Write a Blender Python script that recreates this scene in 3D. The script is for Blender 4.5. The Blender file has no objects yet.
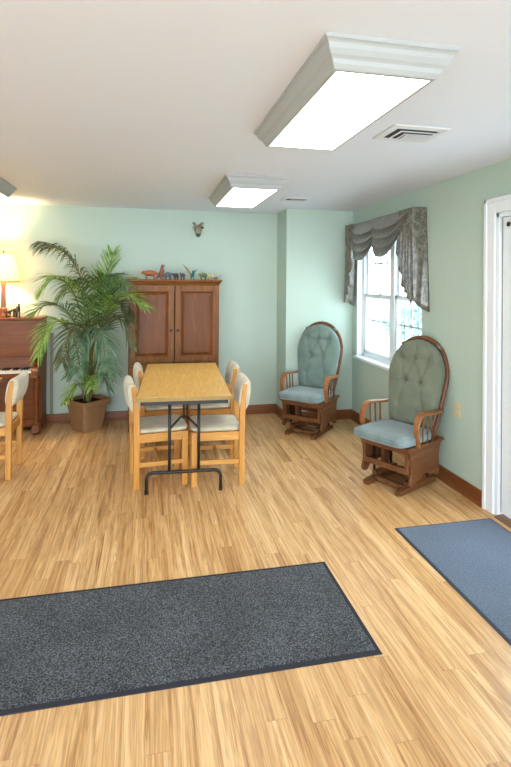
import bpy, bmesh, math, random
from mathutils import Vector, Matrix
random.seed(7)
SC = bpy.context.scene
COL = SC.collection
PI = math.pi

# ------------------------------------------------------------------ materials
def lin(c):
    return tuple(((x/255)/12.92 if x/255 <= .04045 else ((x/255+.055)/1.055)**2.4) for x in c) + (1.0,)

class NT:
    def __init__(s, name):
        s.m = bpy.data.materials.new(name); s.m.use_nodes = True
        s.t = s.m.node_tree; s.t.nodes.clear()
        s.out = s.n('ShaderNodeOutputMaterial')
    def n(s, typ, **kw):
        nd = s.t.nodes.new(typ)
        for k, v in kw.items(): setattr(nd, k, v)
        return nd
    def l(s, a, b): s.t.links.new(a, b)
    def setv(s, sock, v):
        if hasattr(v, 'is_output') or isinstance(v, bpy.types.NodeSocket): s.l(v, sock)
        else: sock.default_value = v
    def math(s, op, a, b=0.0, c=0.0):
        nd = s.n('ShaderNodeMath', operation=op)
        s.setv(nd.inputs[0], a); s.setv(nd.inputs[1], b); s.setv(nd.inputs[2], c)
        return nd.outputs[0]
    def coord(s, which='Object', scale=(1, 1, 1), loc=(0, 0, 0)):
        tc = s.n('ShaderNodeTexCoord'); mp = s.n('ShaderNodeMapping')
        s.l(tc.outputs[which], mp.inputs[0]); mp.inputs['Scale'].default_value = scale
        mp.inputs['Location'].default_value = loc
        return mp.outputs[0]
    def noise(s, vec, scale=5, detail=4, rough=.55, dist=0.0):
        nd = s.n('ShaderNodeTexNoise')
        if vec is not None: s.l(vec, nd.inputs['Vector'])
        nd.inputs['Scale'].default_value = scale; nd.inputs['Detail'].default_value = detail
        nd.inputs['Roughness'].default_value = rough; nd.inputs['Distortion'].default_value = dist
        return nd.outputs['Fac']
    def ramp(s, fac, stops):
        nd = s.n('ShaderNodeValToRGB'); s.l(fac, nd.inputs[0])
        e = nd.color_ramp.elements
        while len(e) < len(stops): e.new(.5)
        for el, (p, c) in zip(e, stops): el.position = p; el.color = lin(c) if len(c) == 3 else c
        return nd.outputs[0]
    def mix(s, fac, a, b, blend='MIX'):
        nd = s.n('ShaderNodeMix', data_type='RGBA', blend_type=blend)
        s.setv(nd.inputs['Factor'], fac); s.setv(nd.inputs['A'], a); s.setv(nd.inputs['B'], b)
        return [o for o in nd.outputs if o.type == 'RGBA'][0]
    def bump(s, h, strength=.2, dist=.01):
        nd = s.n('ShaderNodeBump'); s.l(h, nd.inputs['Height'])
        nd.inputs['Strength'].default_value = strength; nd.inputs['Distance'].default_value = dist
        return nd.outputs[0]
    def bsdf(s, color, rough=.5, spec=.5, metal=0, normal=None, sheen=0, coat=0):
        b = s.n('ShaderNodeBsdfPrincipled')
        s.setv(b.inputs['Base Color'], color); s.setv(b.inputs['Roughness'], rough)
        b.inputs['Specular IOR Level'].default_value = spec; b.inputs['Metallic'].default_value = metal
        b.inputs['Sheen Weight'].default_value = sheen; b.inputs['Coat Weight'].default_value = coat
        if normal is not None: s.l(normal, b.inputs['Normal'])
        s.l(b.outputs[0], s.out.inputs[0]); return b

def m_plain(name, c, rough=.5, spec=.4, metal=0, var=.06, nscale=30, bump=0):
    t = NT(name); v = t.coord()
    n = t.noise(v, nscale, 3)
    a = lin([x*(1-var) for x in c]); b = lin([min(255, x*(1+var)) for x in c])
    col = t.mix(n, a, b)
    t.bsdf(col, rough, spec, metal, t.bump(n, bump, .002) if bump else None)
    return t.m

def m_wood(name, c1, c2, axis='z', scale=1.0, rough=.4, coat=0, spec=.5):
    t = NT(name)
    sc = {'x': (1.2, 14, 14), 'y': (14, 1.2, 14), 'z': (14, 14, 1.2)}[axis]
    v = t.coord('Object', tuple(q*scale for q in sc))
    n = t.noise(v, 2.2, 6, .62, .6)
    n2 = t.noise(v, 9, 3, .6)
    f = t.math('ADD', t.math('MULTIPLY', n, .75), t.math('MULTIPLY', n2, .25))
    col = t.ramp(f, [(.3, c1), (.55, [(a+b)/2 for a, b in zip(c1, c2)]), (.72, c2)])
    t.bsdf(col, rough, spec, 0, t.bump(f, .06, .003), coat=coat)
    return t.m

def m_fabric(name, c1, c2, scale=260, rough=.95, sheen=.3, bump=.25):
    t = NT(name); v = t.coord()
    w = t.noise(v, scale, 2, .6); big = t.noise(v, 9, 3)
    f = t.math('ADD', t.math('MULTIPLY', w, .6), t.math('MULTIPLY', big, .4))
    col = t.ramp(f, [(.35, c1), (.65, c2)])
    t.bsdf(col, rough, .15, 0, t.bump(w, bump, .002), sheen=sheen)
    return t.m

def m_floor():
    t = NT('vinyl_plank_floor')
    tc = t.n('ShaderNodeTexCoord'); sp = t.n('ShaderNodeSeparateXYZ'); t.l(tc.outputs['Object'], sp.inputs[0])
    x, y = sp.outputs[0], sp.outputs[1]
    W, L = .084, 1.2
    xs = t.math('DIVIDE', x, W); ix = t.math('FLOOR', xs)
    wn = t.n('ShaderNodeTexWhiteNoise', noise_dimensions='1D'); t.l(ix, wn.inputs['W'])
    ys = t.math('ADD', t.math('DIVIDE', y, L), wn.outputs['Value']); iy = t.math('FLOOR', ys)
    cb = t.n('ShaderNodeCombineXYZ'); t.l(ix, cb.inputs[0]); t.l(iy, cb.inputs[1])
    w2 = t.n('ShaderNodeTexWhiteNoise', noise_dimensions='3D'); t.l(cb.outputs[0], w2.inputs['Vector'])
    rnd = w2.outputs['Value']
    gx = t.n('ShaderNodeCombineXYZ')
    t.l(t.math('ADD', t.math('MULTIPLY', x, 21), t.math('MULTIPLY', rnd, 71)), gx.inputs[0])
    t.l(t.math('ADD', t.math('MULTIPLY', y, .75), t.math('MULTIPLY', rnd, 33)), gx.inputs[1])
    g1 = t.noise(gx.outputs[0], 1.0, 5, .6, .9)
    g2 = t.noise(gx.outputs[0], 4.0, 4, .7, .3)
    rings = t.math('ABSOLUTE', t.math('SINE', t.math('MULTIPLY', g1, 26)))
    f = t.math('ADD', t.math('MULTIPLY', g1, .55), t.math('MULTIPLY', g2, .45))
    col = t.ramp(f, [(.35, (142, 98, 56)), (.43, (196, 150, 98)), (.52, (224, 183, 130)), (.66, (240, 208, 160))])
    col = t.mix(t.math('MULTIPLY', t.math('POWER', rings, 6), .34), col, lin((140, 92, 48)))
    tone = t.ramp(rnd, [(0, (234, 225, 214)), (.5, (245, 240, 234)), (1, (255, 255, 255))])
    col = t.mix(1.0, col, tone, 'MULTIPLY')
    ex = t.math('ABSOLUTE', t.math('SUBTRACT', t.math('FRACT', xs), .5))
    ey = t.math('ABSOLUTE', t.math('SUBTRACT', t.math('FRACT', ys), .5))
    seam = t.math('MAXIMUM', t.math('GREATER_THAN', ex, .486), t.math('GREATER_THAN', ey, .4985))
    col = t.mix(t.math('MULTIPLY', seam, .22), col, lin((92, 58, 28)))
    rough = t.math('ADD', .30, t.math('MULTIPLY', g2, .16))
    t.bsdf(col, rough, .45, 0, t.bump(f, .08, .002))
    return t.m

def m_wall(name, c, var=.03):
    t = NT(name); v = t.coord()
    big = t.noise(v, 1.3, 2); fine = t.noise(v, 220, 2)
    col = t.mix(big, lin([q*(1-var) for q in c]), lin([q*(1+var) for q in c]))
    t.bsdf(col, .6, .25, 0, t.bump(fine, .06, .002))
    return t.m

def m_mat(name, dark, light, scale, lo, hi):
    t = NT(name); v = t.coord()
    n = t.noise(v, scale, 3, .75); b = t.noise(v, 3, 3)
    f = t.math('ADD', t.math('MULTIPLY', n, .88), t.math('MULTIPLY', b, .12))
    col = t.ramp(f, [(lo, dark), (hi, light)])
    t.bsdf(col, .95, .1, 0, t.bump(n, .6, .006), sheen=.2)
    return t.m

def m_damask():
    t = NT('damask_fabric'); v = t.coord('Object', (24, 24, 17))
    vo = t.n('ShaderNodeTexVoronoi'); t.l(v, vo.inputs['Vector']); vo.inputs['Scale'].default_value = 1.0
    n = t.noise(v, 1.6, 3, .6, 1.5)
    f = t.math('ADD', t.math('MULTIPLY', n, .8), t.math('MULTIPLY', vo.outputs['Distance'], .25))
    col = t.ramp(f, [(.46, (72, 68, 60)), (.57, (118, 115, 104))])
    rough = t.ramp(f, [(.46, (150, 150, 150)), (.56, (90, 90, 90))])
    b = t.bsdf(col, .5, .5, 0, None, sheen=.3)
    t.l(rough, b.inputs['Roughness'])
    return t.m

def m_glass():
    t = NT('window_glass'); lw = t.n('ShaderNodeLayerWeight'); lw.inputs[0].default_value = .5
    fz = t.math('ADD', .03, t.math('MULTIPLY', t.math('POWER', lw.outputs['Facing'], 4), .3))
    tr = t.n('ShaderNodeBsdfTransparent'); gl = t.n('ShaderNodeBsdfGlossy'); gl.inputs['Roughness'].default_value = .02
    mx = t.n('ShaderNodeMixShader'); t.l(fz, mx.inputs[0]); t.l(tr.outputs[0], mx.inputs[1]); t.l(gl.outputs[0], mx.inputs[2])
    tr.inputs[0].default_value = (.95, .98, .97, 1)
    t.l(mx.outputs[0], t.out.inputs[0]); return t.m

def m_emit(name, c, s):
    t = NT(name); e = t.n('ShaderNodeEmission'); e.inputs[0].default_value = lin(c); e.inputs[1].default_value = s
    t.l(e.outputs[0], t.out.inputs[0]); return t.m

def m_shade(c):
    t = NT('lamp_shade_cloth'); v = t.coord(); n = t.noise(v, 120, 2)
    col = t.mix(n, lin(c), lin([min(255, q*1.04) for q in c]))
    d = t.n('ShaderNodeBsdfDiffuse'); tr = t.n('ShaderNodeBsdfTranslucent')
    t.l(col, d.inputs[0]); t.l(col, tr.inputs[0])
    mx = t.n('ShaderNodeMixShader'); mx.inputs[0].default_value = .6
    t.l(d.outputs[0], mx.inputs[1]); t.l(tr.outputs[0], mx.inputs[2]); t.l(mx.outputs[0], t.out.inputs[0])
    return t.m

def m_leaf(name, c1, c2):
    t = NT(name); v = t.coord(); n = t.noise(v, 14, 3)
    oi = t.n('ShaderNodeObjectInfo')
    col = t.ramp(n, [(.35, c1), (.65, c2)])
    b = t.bsdf(col, .45, .4, 0)
    tr = t.n('ShaderNodeBsdfTranslucent'); t.l(col, tr.inputs[0])
    mx = t.n('ShaderNodeMixShader'); mx.inputs[0].default_value = .3
    t.l(b.outputs[0], mx.inputs[1]); t.l(tr.outputs[0], mx.inputs[2]); t.l(mx.outputs[0], t.out.inputs[0])
    return t.m

M = dict(
    wall=m_wall('mint_wall_paint', (178, 195, 183)),
    ceil=m_wall('ceiling_paint', (224, 230, 242), .01),
    floor=m_floor(),
    trimwood=m_wood('baseboard_wood', (96, 52, 22), (150, 88, 42), 'x', .6, .35),
    trimwood_y=m_wood('baseboard_wood_deep', (96, 52, 22), (150, 88, 42), 'y', .6, .35),
    white=m_plain('white_trim_paint', (226, 230, 234), .4, .4, 0, .01),
    vinyl=m_plain('white_window_vinyl', (224, 232, 236), .35, .4, 0, .01),
    fixture=m_plain('white_fixture_paint', (166, 169, 169), .45, .3, 0, .01),
    oak=m_wood('light_oak', (176, 116, 48), (220, 166, 86), 'z', 1.0, .42),
    oakx=m_wood('light_oak_rail', (176, 116, 48), (220, 166, 86), 'y', 1.0, .42),
    cherry=m_wood('cherry_wood', (84, 46, 14), (148, 96, 42), 'z', .8, .42, 0, .25),
    cherry_panel=m_wood('cherry_panel_wood', (84, 44, 14), (126, 72, 28), 'z', .7, .4, 0, .25),
    cherryx=m_wood('cherry_wood_cross', (84, 46, 14), (148, 96, 42), 'x', .8, .42, 0, .25),
    pianow=m_wood('piano_mahogany', (92, 46, 14), (150, 84, 34), 'x', .7, .38, 0, .25),
    glidew=m_wood('glider_wood', (84, 50, 28), (138, 90, 56), 'y', .9, .4, 0, .3),
    glidewz=m_wood('glider_wood_upright', (84, 50, 28), (138, 90, 56), 'z', .9, .4, 0, .3),
    armw=m_wood('glider_arm_wood', (118, 72, 36), (172, 112, 62), 'y', .9, .35, 0, .4),
    tabletop=m_wood('oak_laminate_top', (198, 150, 74), (244, 204, 126), 'y', 2.2, .35),
    edge=m_plain('table_edge_band', (150, 122, 66), .5),
    dark=m_plain('black_metal', (30, 28, 28), .45, .5, .2, .1),
    seatfab=m_fabric('dining_upholstery', (164, 156, 132), (208, 200, 176), 320),
    glidefab=m_fabric('sage_glider_fabric', (88, 106, 100), (118, 136, 128), 300, .95, .25),
    glidefab2=m_fabric('olive_glider_fabric', (92, 98, 82), (118, 122, 104), 300, .95, .2),
    glideseat=m_fabric('sage_seat_fabric', (100, 116, 117), (130, 143, 143), 300, .95, .25),
    mat=m_mat('charcoal_loop_pile', (20, 23, 30), (122, 126, 134), 150, .46, .68),
    matedge=m_plain('mat_rubber_edge', (46, 46, 52), .8, .2),
    dmat=m_mat('blue_grey_pile', (60, 72, 90), (108, 120, 138), 120, .35, .68),
    dmatedge=m_plain('door_mat_rubber_edge', (58, 62, 72), .8, .2),
    damask=m_damask(), glass=m_glass(),
    lens=m_emit('light_lens', (255, 250, 242), 10.0),
    brass=m_plain('dark_brass', (96, 72, 40), .35, .5, .8),
    bronze=m_plain('bronze_threshold', (124, 94, 70), .5, .4, .1),
    terracotta=m_plain('taupe_clay_pot', (136, 102, 70), .7, .2, 0, .08, 14),
    soil=m_plain('dark_soil', (48, 34, 24), 1, .1, 0, .3, 60, .5),
    leaf=m_leaf('palm_leaf', (58, 92, 40), (116, 148, 78)),
    leafb=m_leaf('palm_leaf_bright', (104, 146, 56), (168, 196, 104)),
    leafd=m_leaf('palm_leaf_dark', (62, 72, 44), (112, 118, 82)),
    leafc=m_leaf('palm_leaf_blue', (66, 102, 74), (126, 158, 126)),
    stem=m_plain('palm_stem', (104, 108, 58), .6, .3, 0, .2, 20),
    ivory=m_plain('ivory_key', (236, 230, 214), .25, .5, 0, .01),
    ebony=m_plain('ebony_key', (24, 20, 20), .3),
    felt=m_plain('dark_recess', (44, 24, 14), .8),
    shade=m_shade((250, 232, 190)),
    bulb=m_emit('bulb_glow', (255, 214, 140), 30),
    lampw=m_wood('lamp_wood', (110, 58, 24), (160, 94, 44), 'z', 1, .4),
    beige=m_plain('beige_plate', (206, 190, 150), .4, .4, 0, .01),
    ventm=m_plain('vent_white_metal', (214, 216, 220), .4, .4, 0, .01),
    ventd=m_plain('vent_duct_dark', (58, 62, 64), .8),
    wallstrip=m_plain('grey_wall_strip', (142, 138, 122), .5),
    toy_orange=m_plain('toy_orange', (158, 88, 52), .5, .4, 0, .15, 40),
    toy_dark=m_plain('toy_dark', (66, 56, 58), .5, .4, 0, .2, 40),
    toy_grey=m_plain('toy_blue_grey', (96, 104, 116), .5, .4, 0, .12, 40),
    toy_purple=m_plain('toy_mauve', (98, 78, 86), .5, .4, 0, .2, 40),
    toy_teal=m_plain('toy_teal', (58, 108, 114), .5, .4, 0, .15, 40),
    toy_tan=m_plain('toy_tan', (164, 142, 118), .5, .4, 0, .1, 40),
    toy_green=m_plain('toy_green', (82, 98, 62), .5, .4, 0, .45, 45),
    toy_lime=m_plain('toy_lime', (160, 170, 110), .5, .4, 0, .15, 40),
    toy_cream=m_plain('toy_cream', (182, 170, 122), .5, .4, 0, .25, 45),
    toy_red=m_plain('toy_brown', (126, 78, 64), .5, .4, 0, .2, 40),
    carved=m_plain('carved_dark_wood', (70, 40, 24), .5, .4, 0, .2, 30),
    ground=m_plain('pale_paving', (196, 200, 204), .9, .2, 0, .05, 2),
    siding=m_plain('pale_siding', (216, 222, 226), .8, .2, 0, .02, 3),
    hedge=m_leaf('hedge_leaf', (120, 156, 146), (176, 204, 194)),
    tan_orn=m_plain('ornament_taupe', (150, 140, 124), .6, .3, 0, .15, 50),
    green_orn=m_plain('ornament_green', (40, 92, 76), .5, .4, 0, .2, 50),
)

# ------------------------------------------------------------------ mesh helpers
class MB:
    def __init__(s): s.b = bmesh.new()
    def box(s, x0, x1, y0, y1, z0, z1, mat=None):
        vs = [s.b.verts.new((x, y, z)) for x in (x0, x1) for y in (y0, y1) for z in (z0, z1)]
        if mat is not None:
            for v in vs: v.co = mat @ v.co
        for f in ((0, 1, 3, 2), (4, 6, 7, 5), (0, 4, 5, 1), (2, 3, 7, 6), (0, 2, 6, 4), (1, 5, 7, 3)):
            s.b.faces.new([vs[i] for i in f])
        return s
    def hexa(s, bot, top):
        a = [s.b.verts.new(p) for p in bot]; c = [s.b.verts.new(p) for p in top]; n = len(a)
        s.b.faces.new(a[::-1]); s.b.faces.new(c)
        for i in range(n): s.b.faces.new((a[i], a[(i+1) % n], c[(i+1) % n], c[i]))
        return s
    def rings(s, rings, cap0=True, cap1=True, closed=True):
        R = [[s.b.verts.new(p) for p in r] for r in rings]
        n = len(R[0])
        for a, c in zip(R, R[1:]):
            for i in range(n if closed else n-1):
                s.b.faces.new((a[i], a[(i+1) % n], c[(i+1) % n], c[i]))
        if cap0: s.b.faces.new(R[0][::-1])
        if cap1: s.b.faces.new(R[-1])
        return s
    def tube(s, pts, r, n=10, flat=None):
        pts = [Vector(p) for p in pts]
        if not hasattr(r, '__len__'): r = [r]*len(pts)
        rr = []; up = None
        for i, p in enumerate(pts):
            t = (pts[min(i+1, len(pts)-1)] - pts[max(i-1, 0)]).normalized()
            if up is None:
                up = Vector((0, 0, 1)) if abs(t.z) < .9 else Vector((0, 1, 0))
            u = (up - t*up.dot(t)).normalized(); up = u
            w = t.cross(u)
            k = flat or (1, 1)
            rr.append([p + u*(r[i]*k[0]*math.cos(2*PI*j/n)) + w*(r[i]*k[1]*math.sin(2*PI*j/n)) for j in range(n)])
        return s.rings(rr)
    def bar(s, pts, w, h, side):
        """rectangular section swept along pts; side = fixed side vector, w along it, h across"""
        pts = [Vector(p) for p in pts]; side = Vector(side).normalized(); rr = []
        if not hasattr(w, '__len__'): w = [w]*len(pts)
        if not hasattr(h, '__len__'): h = [h]*len(pts)
        for i, p in enumerate(pts):
            t = (pts[min(i+1, len(pts)-1)] - pts[max(i-1, 0)]).normalized()
            n = t.cross(side).normalized()
            a = side*w[i]/2; c = n*h[i]/2
            rr.append([p-a-c, p+a-c, p+a+c, p-a+c])
        return s.rings(rr)
    def lathe(s, prof, c=(0, 0, 0), n=24, cap=True):
        rr = [[(c[0]+r*math.cos(2*PI*j/n), c[1]+r*math.sin(2*PI*j/n), c[2]+z) for j in range(n)] for r, z in prof]
        return s.rings(rr, cap, cap)
    def prism(s, poly, axis, a, b):
        def P(p, q):
            return {'x': (q, p[0], p[1]), 'y': (p[0], q, p[1]), 'z': (p[0], p[1], q)}[axis]
        return s.rings([[P(p, a) for p in poly], [P(p, b) for p in poly]])
    def grid(s, fn, nu, nv):
        V = [[s.b.verts.new(fn(i/nu, j/nv)) for j in range(nv+1)] for i in range(nu+1)]
        for i in range(nu):
            for j in range(nv): s.b.faces.new((V[i][j], V[i+1][j], V[i+1][j+1], V[i][j+1]))
        return s
    def ball(s, c, r, n=12, sq=(1, 1, 1)):
        prof = [(max(1e-4, r*math.sin(PI*i/n)), -r*math.cos(PI*i/n)) for i in range(n+1)]
        rr = [[(c[0]+sq[0]*a*math.cos(2*PI*j/n), c[1]+sq[1]*a*math.sin(2*PI*j/n), c[2]+sq[2]*z) for j in range(n)] for a, z in prof]
        return s.rings(rr)
    def pillow(s, c, sx, sy, sz, e=.35, n=20, m=12, top=1.0):
        """super-ellipsoid cushion"""
        def p(w, k): return math.copysign(abs(w)**k, w)
        rr = []
        for i in range(m+1):
            a = -PI/2 + PI*i/m
            ca, sa = p(math.cos(a), .45), p(math.sin(a), .7)
            ring = []
            for j in range(n*2):
                b = 2*PI*j/(n*2)
                ring.append((c[0]+sx/2*max(ca, .01)*p(math.cos(b), e), c[1]+sy/2*max(ca, .01)*p(math.sin(b), e), c[2]+sz/2*sa))
            rr.append(ring)
        return s.rings(rr)
    def build(s, name, mat, parent=None, bevel=0, smooth=False, loc=None, mat4=None):
        me = bpy.data.meshes.new(name)
        bmesh.ops.recalc_face_normals(s.b, faces=s.b.faces)
        if smooth:
            for f in s.b.faces: f.smooth = True
        s.b.to_mesh(me); s.b.free(); me.materials.append(mat)
        o = bpy.data.objects.new(name, me); COL.objects.link(o)
        if parent is not None: o.parent = parent
        if bevel:
            md = o.modifiers.new('bevel', 'BEVEL'); md.width = bevel; md.segments = 2; md.limit_method = 'ANGLE'; md.angle_limit = .6
        if loc is not None: o.location = loc
        return o

def empty(name, label, cat, loc=(0, 0, 0), rz=0, group=None, scale=1.0):
    o = bpy.data.objects.new(name, None); COL.objects.link(o)
    o.location = loc; o.rotation_euler = (0, 0, rz); o.scale = (scale,)*3; o.empty_display_size = .1
    return tag(o, label, cat, group)
def tag(o, label, cat, group=None):
    o['label'] = label; o['category'] = cat
    if group: o['group'] = group
    return o
def struct(o, label=None):
    o['kind'] = 'structure'
    if label: o['label'] = label
    return o
def kids(o): return [c for c in bpy.data.objects if c.parent == o]
def copy_tree(o, parent=None):
    c = o.copy(); COL.objects.link(c)
    if parent is not None: c.parent = parent
    for ch in kids(o): copy_tree(ch, c)
    return c

# ------------------------------------------------------------------ room constants
H = 2.40; YB = 5.85; YA = 5.44; XA = 1.525; XR = 2.325; XL = -4.6; YF = -3.2
T = .14
struct(MB().box(XL-T, XR+T, YF, YB+T, -.1, 0).build('floor', M['floor']))
struct(MB().box(XL-T, XR+T, YF, YB+T, H, H+.12).build('ceiling', M['ceil']))
struct(MB().box(XL-T, XA, YB, YB+T, 0, H).build('wall_back', M['wall']))
struct(MB().box(XA, XR+T, YA, YB+T, 0, H).build('wall_alcove', M['wall']))
struct(MB().box(XL-T, XL, YF, YB, 0, H).build('wall_left', M['wall']))
# right wall with window and door openings
WY0, WY1, WZ0, WZ1 = 3.93, 5.32, .735, 2.08
DY0, DY1, DZ = 2.07, 2.99, 2.055
w = MB()
w.box(XR, XR+T, WY1, YA, 0, H); w.box(XR, XR+T, WY0, WY1, 0, WZ0); w.box(XR, XR+T, WY0, WY1, WZ1, H)
w.box(XR, XR+T, DY1, WY0, 0, H); w.box(XR, XR+T, DY0, DY1, DZ, H); w.box(XR, XR+T, YF, DY0, 0, H)
struct(w.build('wall_right', M['wall']))

# baseboards
def base_profile(d):   # (offset from wall, z)
    return [(0, 0), (.028, 0), (.028, .012), (.022, .022), (.014, .028), (.014, .088), (.010, .100), (.004, .106), (0, .106)]
def bb(name, axis, a, b, wall, sgn, mat):
    poly = [(wall + sgn*p, z) for p, z in base_profile(0)]
    if axis == 'x':   # runs along x, wall at y
        return struct(MB().prism(poly, 'x', a, b).build(name, mat))
    return struct(MB().prism(poly, 'y', a, b).build(name, mat))
bb('baseboard_back', 'x', XL, XA, YB, -1, M['trimwood'])
bb('baseboard_alcove', 'x', XA-.014, XR, YA, -1, M['trimwood'])
bb('baseboard_side', 'y', YA, YB, XA, -1, M['trimwood_y'])
bb('baseboard_right', 'y', 3.10, YA, XR, -1, M['trimwood_y'])

# ------------------------------------------------------------------ window
win = bpy.data.objects.new('window_1', None); COL.objects.link(win); win.location = (XR, (WY0+WY1)/2, WZ0); struct(win)
def wl(mb, name, mat, par=win, bevel=0, smooth=False):
    mb.b.transform(Matrix.Translation((-XR, -(WY0+WY1)/2, -WZ0)))
    return mb.build(name, mat, par, bevel, smooth)
fr = MB()
X0, X1 = XR+.065, XR+.13
fr.box(X0, X1, WY0, WY0+.05, WZ0, WZ1); fr.box(X0, X1, WY1-.05, WY1, WZ0, WZ1)
fr.box(X0, X1, WY0, WY1, WZ1-.05, WZ1); fr.box(X0, X1, WY0, WY1, WZ0, WZ0+.045)
YM = 4.60
fr.box(X0-.005, X1, YM-.045, YM+.045, WZ0, WZ1)
wl(fr, 'window_frame', M['vinyl'], bevel=.004)
rv = MB()   # white jamb liner of the opening
rv.box(XR+.001, X0, WY1-.012, WY1, WZ0, WZ1); rv.box(XR+.001, X0, WY0, WY0+.012, WZ0, WZ1); rv.box(XR+.001, X0, WY0, WY1, WZ1-.012, WZ1)
wl(rv, 'jamb_liner', M['white'])
sl = MB(); sl.box(XR-.035, X0, WY0-.04, WY1+.03, WZ0-.018, WZ0+.012)
wl(sl, 'window_sill', M['white'], bevel=.005)
ZM = 1.425
for (a, b) in ((WY0+.05, YM-.045), (YM+.045, WY1-.05)):
    for lo, hi, xo, nm in ((WZ0+.045, ZM+.025, .0, 'sash'), (ZM-.025, WZ1-.05, .026, 'sash')):
        xa, xb = X0+.008+xo, X0+.032+xo
        s_ = MB(); q = .036
        s_.box(xa, xb, a, a+q, lo, hi); s_.box(xa, xb, b-q, b, lo, hi)
        s_.box(xa, xb, a, b, lo, lo+q*1.15); s_.box(xa, xb, a, b, hi-q, hi)
        so = wl(s_, nm, M['vinyl'], bevel=.003)
        g = MB(); g.box(xa+.010, xa+.014, a+q, b-q, lo+q*1.15, hi-q)
        wl(g, 'glass', M['glass'], so)
        so_m = MB()
        for k in (1, 2, 3):
            yy = a+q+(b-a-2*q)*k/4; so_m.box(xa+.015, xa+.021, yy-.009, yy+.009, lo+q, hi-q)
        zz = lo+q+(hi-lo-2*q)*(.62 if xo else .58)
        so_m.box(xa+.015, xa+.021, a+q, b-q, zz-.009, zz+.009)
        wl(so_m, 'grille', M['vinyl'], so)
lk = MB().box(X0-.004, X0+.02, 4.82, 4.90, ZM+.02, ZM+.038)
wl(lk, 'sash_lock', M['vinyl'])

# ------------------------------------------------------------------ door (full glass, white frame)
door = bpy.data.objects.new('door_1', None); COL.objects.link(door); door.location = (XR, (DY0+DY1)/2, 0); struct(door)
def dl(mb, name, mat, par=door, bevel=0, smooth=False):
    mb.b.transform(Matrix.Translation((-XR, -(DY0+DY1)/2, 0)))
    return mb.build(name, mat, par, bevel, smooth)
c = MB()
for y0, y1 in ((DY1, DY1+.105), (DY0-.105, DY0)):
    c.box(XR-.018, XR, y0, y1, 0, DZ+.105); 
c.box(XR-.018, XR, DY0, DY1, DZ, DZ+.105)
dl(c, 'casing', M['white'], bevel=.006)
c = MB()
c.box(XR-.026, XR-.016, DY1+.075, DY1+.105, 0, DZ+.105); c.box(XR-.026, XR-.016, DY0-.105, DY0-.075, 0, DZ+.105); c.box(XR-.026, XR-.016, DY0-.105, DY1+.105, DZ+.075, DZ+.105)
dl(c, 'casing_bead', M['white'], bevel=.004)
c = MB(); c.box(XR-.004, XR+T, DY1-.03, DY1, 0, DZ); c.box(XR-.004, XR+T, DY0, DY0+.03, 0, DZ); c.box(XR-.004, XR+T, DY0, DY1, DZ-.03, DZ)
dl(c, 'jamb', M['white'], bevel=.003)
c = MB(); sx0, sx1 = XR+.012, XR+.056
a, b = DY0+.036, DY1-.044
c.box(sx0, sx1, a, a+.13, .03, DZ-.034); c.box(sx0, sx1, b-.13, b, .03, DZ-.034)
c.box(sx0, sx1, a+.13, b-.13, .03, .28); c.box(sx0, sx1, a+.13, b-.13, DZ-.17, DZ-.034)
slab = dl(c, 'door_slab', M['white'], bevel=.004)
c = MB(); c.box(sx0+.018, sx0+.026, a+.13, b-.13, .28, DZ-.17); dl(c, 'glass', M['glass'], slab)
c = MB(); c.tube([(sx0, a+.06, 1.0), (sx0-.05, a+.06, 1.0), (sx0-.055, a+.16, 1.0)], .011, 10); dl(c, 'handle', M['brass'], slab, smooth=True)
c = MB(); c.box(sx0-.05, sx0, b-.34, b-.10, DZ-.125, DZ-.06)
cl = dl(c, 'door_closer', M['ventm'], slab, bevel=.006)
c = MB(); c.tube([(sx0-.056, b-.12, DZ-.092), (sx0-.05, b-.12, DZ-.092)], .016, 16); c.tube([(sx0-.056, b-.30, DZ-.055), (sx0-.16, b-.42, DZ-.04), (sx0-.02, b-.58, DZ-.02)], .008, 8)
dl(c, 'closer_arm', M['dark'], slab)
c = MB(); c.box(sx0+.008, sx1, b+.001, DY1-.0305, .03, DZ-.034); dl(c, 'weatherstrip', M['ventd'])
c = MB(); c.prism([(XR-.03, 0), (XR-.03, .004), (XR+.005, .014), (XR+T, .018), (XR+T, 0)], 'y', DY0+.03, DY1-.03)
dl(c, 'threshold', M['bronze'])

# ------------------------------------------------------------------ ceiling fixtures
def ceiling_light(x0, x1, y0, y1, label):
    cx, cy = (x0+x1)/2, (y0+y1)/2
    t = empty('ceiling_light', label, 'ceiling light', (cx, cy, H), 0, 'box ceiling lights')
    hx, hy = (x1-x0)/2, (y1-y0)/2
    prof = [(0, 0), (0, -.012), (.006, -.016), (.010, -.022), (.014, -.036), (.022, -.052), (.026, -.056), (.030, -.062), (.033, -.076), (.039, -.088), (.042, -.092), (.052, -.092)]
    rr = [[(sx*(hx-i*1.3), sy*(hy-i*1.5), z) for sx, sy in ((-1, -1), (1, -1), (1, 1), (-1, 1))] for i, z in prof]
    MB().rings(rr, True, False).build('housing', M['fixture'], t)
    MB().box(-hx+.066, hx-.066, -hy+.076, hy-.076, -.090, -.080).build('lens', M['lens'], t)
    return t
ceiling_light(.566, 1.058, 1.555, 2.69, 'nearest white cornice-edged ceiling light with glowing lens, by the larger view of the vent')
ceiling_light(.578, 1.070, 3.78, 4.915, 'smaller-looking far box ceiling light above the oak table, towards the wardrobe')
ceiling_light(-1.62, -1.155, 3.68, 4.84, 'box ceiling light cut by the left edge, above the piano corner')
bpy.data.objects['ceiling_light']['label'] = 'nearest and largest white box ceiling light with moulded edges and glowing lens'

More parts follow.
